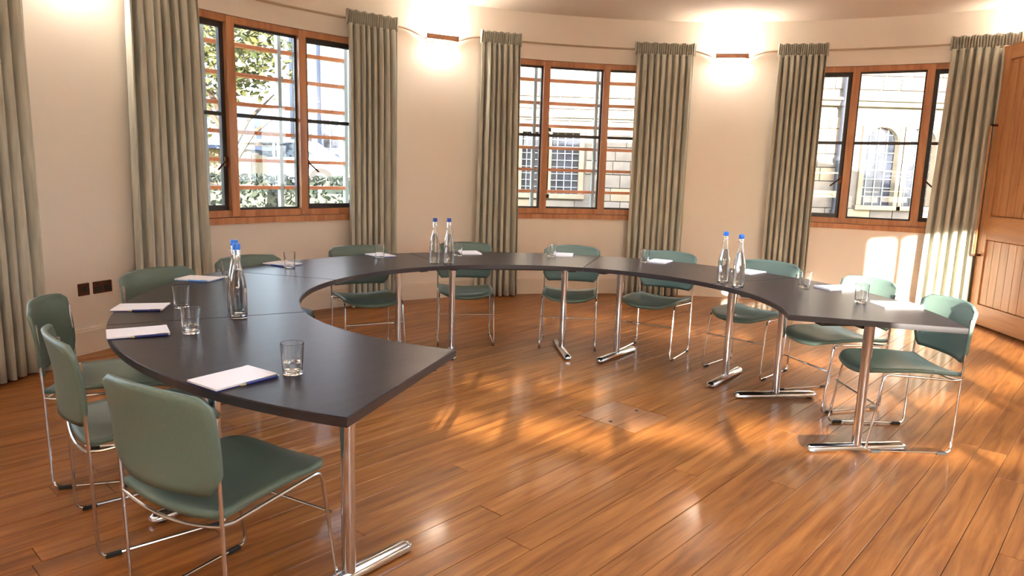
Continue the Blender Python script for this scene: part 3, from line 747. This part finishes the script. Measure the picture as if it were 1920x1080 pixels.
# chapel-like block with tall ribs, seen through the leafy view window
cb = empty('ribbed_stone_block', (-4.4, 21.6, -.5))
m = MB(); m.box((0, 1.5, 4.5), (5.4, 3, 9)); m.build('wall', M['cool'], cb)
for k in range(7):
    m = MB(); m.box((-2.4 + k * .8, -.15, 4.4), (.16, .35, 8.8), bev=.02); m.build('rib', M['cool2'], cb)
for k in range(6):
    for z in (3.2, 5.2):
        m = MB(); m.box((-2.0 + k * .8, -.01, z), (.42, .04, 1.5)); f_ = m.build('window', M['dark'], cb)
        m = MB(); m.box((-2.0 + k * .8, -.04, z), (.03, .03, 1.5)); m.build('mullion', M['bracket'], f_)
tag(cb, 'tall pale stone block with vertical ribs behind the leafy view window', 'building')

# house with slate roof
hs_ = empty('slate_roofed_house', (-9.9, 25.5, -.5))
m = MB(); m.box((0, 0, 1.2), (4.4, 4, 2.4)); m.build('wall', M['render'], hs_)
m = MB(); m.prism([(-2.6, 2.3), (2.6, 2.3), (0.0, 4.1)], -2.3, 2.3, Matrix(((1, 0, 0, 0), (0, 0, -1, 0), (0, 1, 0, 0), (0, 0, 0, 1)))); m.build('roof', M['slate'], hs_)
for x in (-1.4, 0, 1.4):
    m = MB(); m.box((x, -2.02, 1.5), (.7, .06, .9)); f_ = m.build('window', M['bracket'], hs_)
    m = MB(); m.box((x, -2.06, 1.5), (.6, .04, .8)); m.build('pane', M['dark'], f_)
tag(hs_, 'low house with blue grey slate roof behind the parked car', 'building')

# shed of vertical boards
sh = empty('timber_shed', (-6.7, 16.2, -.5))
for k in range(12):
    m = MB(); m.box((-.7 + k * .12, 0, 1.1), (.112, .03, 2.2), bev=.004); m.build('board', M['shed'], sh)
m = MB(); m.box((0, .5, 1.05), (1.4, .9, 2.1)); m.build('body', M['shed'], sh)
m = MB(); m.box((0, .4, 2.25), (1.7, 1.3, .08)); m.build('roof', M['slate'], sh)
tag(sh, 'small pale timber shed of upright boards beyond the hedge', 'shed')

# parked car on the raised street
rd = MB(); rd.box((-8, 19.6, .15), (14, 3.0, 1.1)); rd.build('terrace', M['mortar'], kind='structure')
car = empty('car', (-6.35, 19.3, .70))
prof = [(-2.05, .25), (-2.05, .62), (-1.9, .74), (-1.15, .86), (-.55, 1.32), (.75, 1.34), (1.35, .92), (1.95, .80), (2.08, .60), (2.08, .25)]
XZ = Matrix(((1, 0, 0, 0), (0, 0, -1, 0), (0, 1, 0, 0), (0, 0, 0, 1)))
m = MB(); m.prism(prof, -.85, .85, XZ); m.build('body', M['carw'], car)
for s_ in (-1, 1):
    m = MB(); m.prism([(-1.02, .88), (-.5, 1.25), (.05, 1.27), (.05, .88)], s_ * .86 - .008, s_ * .86 + .008, XZ); m.build('side_window', M['carg'], car)
    m = MB(); m.prism([(.12, .88), (.12, 1.27), (.70, 1.27), (1.2, .92)], s_ * .86 - .008, s_ * .86 + .008, XZ); m.build('side_window', M['carg'], car)
    for x in (-1.3, 1.3):
        m = MB(); m.tube([(x, s_ * .72, .32), (x, s_ * .90, .32)], .32, 20); wl = m.build('wheel', M['rubber'], car, smooth=True)
        m = MB(); m.tube([(x, s_ * .88, .32), (x, s_ * .915, .32)], .19, 16); m.build('hubcap', M['chrome'], wl, smooth=True)
tag(car, 'white parked car seen through the leafy view window', 'car')

def leaves(m, c, rad, n, size, rnd, flat=1.0):
    for _ in range(n):
        while True:
            p = Vector((rnd.uniform(-1, 1), rnd.uniform(-1, 1), rnd.uniform(-1, 1)))
            if .25 < p.length < 1: break
        p = Vector((c[0] + p.x * rad[0], c[1] + p.y * rad[1], c[2] + p.z * rad[2]))
        a = Vector((rnd.gauss(0, 1), rnd.gauss(0, 1), rnd.gauss(0, .6))).normalized(); b = a.cross(Vector((rnd.gauss(0, 1), rnd.gauss(0, 1), rnd.gauss(0, 1)))).normalized()
        s_ = size * rnd.uniform(.7, 1.3); m.add([p - a * s_, p + b * s_ * .45, p + a * s_, p - b * s_ * .45], [(0, 1, 2, 3)])
def tree(x, y, z, h_, rad, n, label, seed, size=.075):
    rnd = random.Random(seed); root = empty('tree', (x, y, z))
    m = MB(); m.tube([(0, 0, 0), (.06, .03, h_ * .4), (-.04, 0, h_ * .8)], [.16, .11, .05], 10); m.build('trunk', M['bark'], root, smooth=True)
    for k in range(6):
        a = k * 1.05; m = MB(); m.tube([(0, 0, h_ * (.4 + .05 * k)), (math.cos(a) * rad * .35, math.sin(a) * rad * .35, h_ * (.55 + .05 * k)), (math.cos(a) * rad * .8, math.sin(a) * rad * .8, h_ * (.65 + .06 * k))], [.05, .035, .012], 7)
        m.build('branch', M['bark'], root, smooth=True)
    m = MB()
    for k in range(9):
        a = k * 2.4; q = rad * .55 * rnd.random() ** .5
        leaves(m, (math.cos(a) * q, math.sin(a) * q, h_ * (.68 + .36 * rnd.random())), (rad * .5,) * 3, n // 9, size, rnd)
    m.build('foliage', M['leaf'], root, kind='stuff')
    return tag(root, label, 'tree')
tree(-4.6, 11.3, -.5, 4.3, 1.25, 2600, 'leafy tree right outside, its branches crossing the top of the window', 3, .07)
tree(-7.4, 14.5, -.5, 3.6, 1.3, 2400, 'bushy green tree beside the timber shed', 5, .08)
tree(-9.6, 16, -.5, 5.5, 1.7, 2600, 'taller tree standing farthest from the stone blocks', 6, .1)
def hedge(x, y, L, hh, label, seed):
    rnd = random.Random(seed); root = empty('hedge', (x, y, -.5))
    m = MB(); m.box((0, 0, hh / 2 - .05), (L - .2, .5, hh - .15), bev=.1); m.build('inner_twigs', M['leafd'], root)
    m = MB()
    for _ in range(2600):
        px = rnd.uniform(-L / 2, L / 2); side = rnd.random()
        p = Vector((px, -.3 + rnd.uniform(-.06, .05), rnd.uniform(0, hh))) if side < .65 else Vector((px, rnd.uniform(-.3, .3), hh + rnd.uniform(-.08, .08)))
        a = Vector((rnd.gauss(0, 1), rnd.gauss(0, 1), rnd.gauss(0, 1))).normalized(); b = a.cross(Vector((rnd.gauss(0, 1), rnd.gauss(0, 1), rnd.gauss(0, 1)))).normalized()
        s_ = rnd.uniform(.04, .08); m.add([p - a * s_, p + b * s_ * .5, p + a * s_, p - b * s_ * .5], [(0, 1, 2, 3)])
    m.build('foliage', M['leafd'], root, kind='stuff')
    return tag(root, label, 'hedge')
hedge(-4.9, 13.0, 5.0, 1.62, 'dark clipped hedge outside along the court', 8)
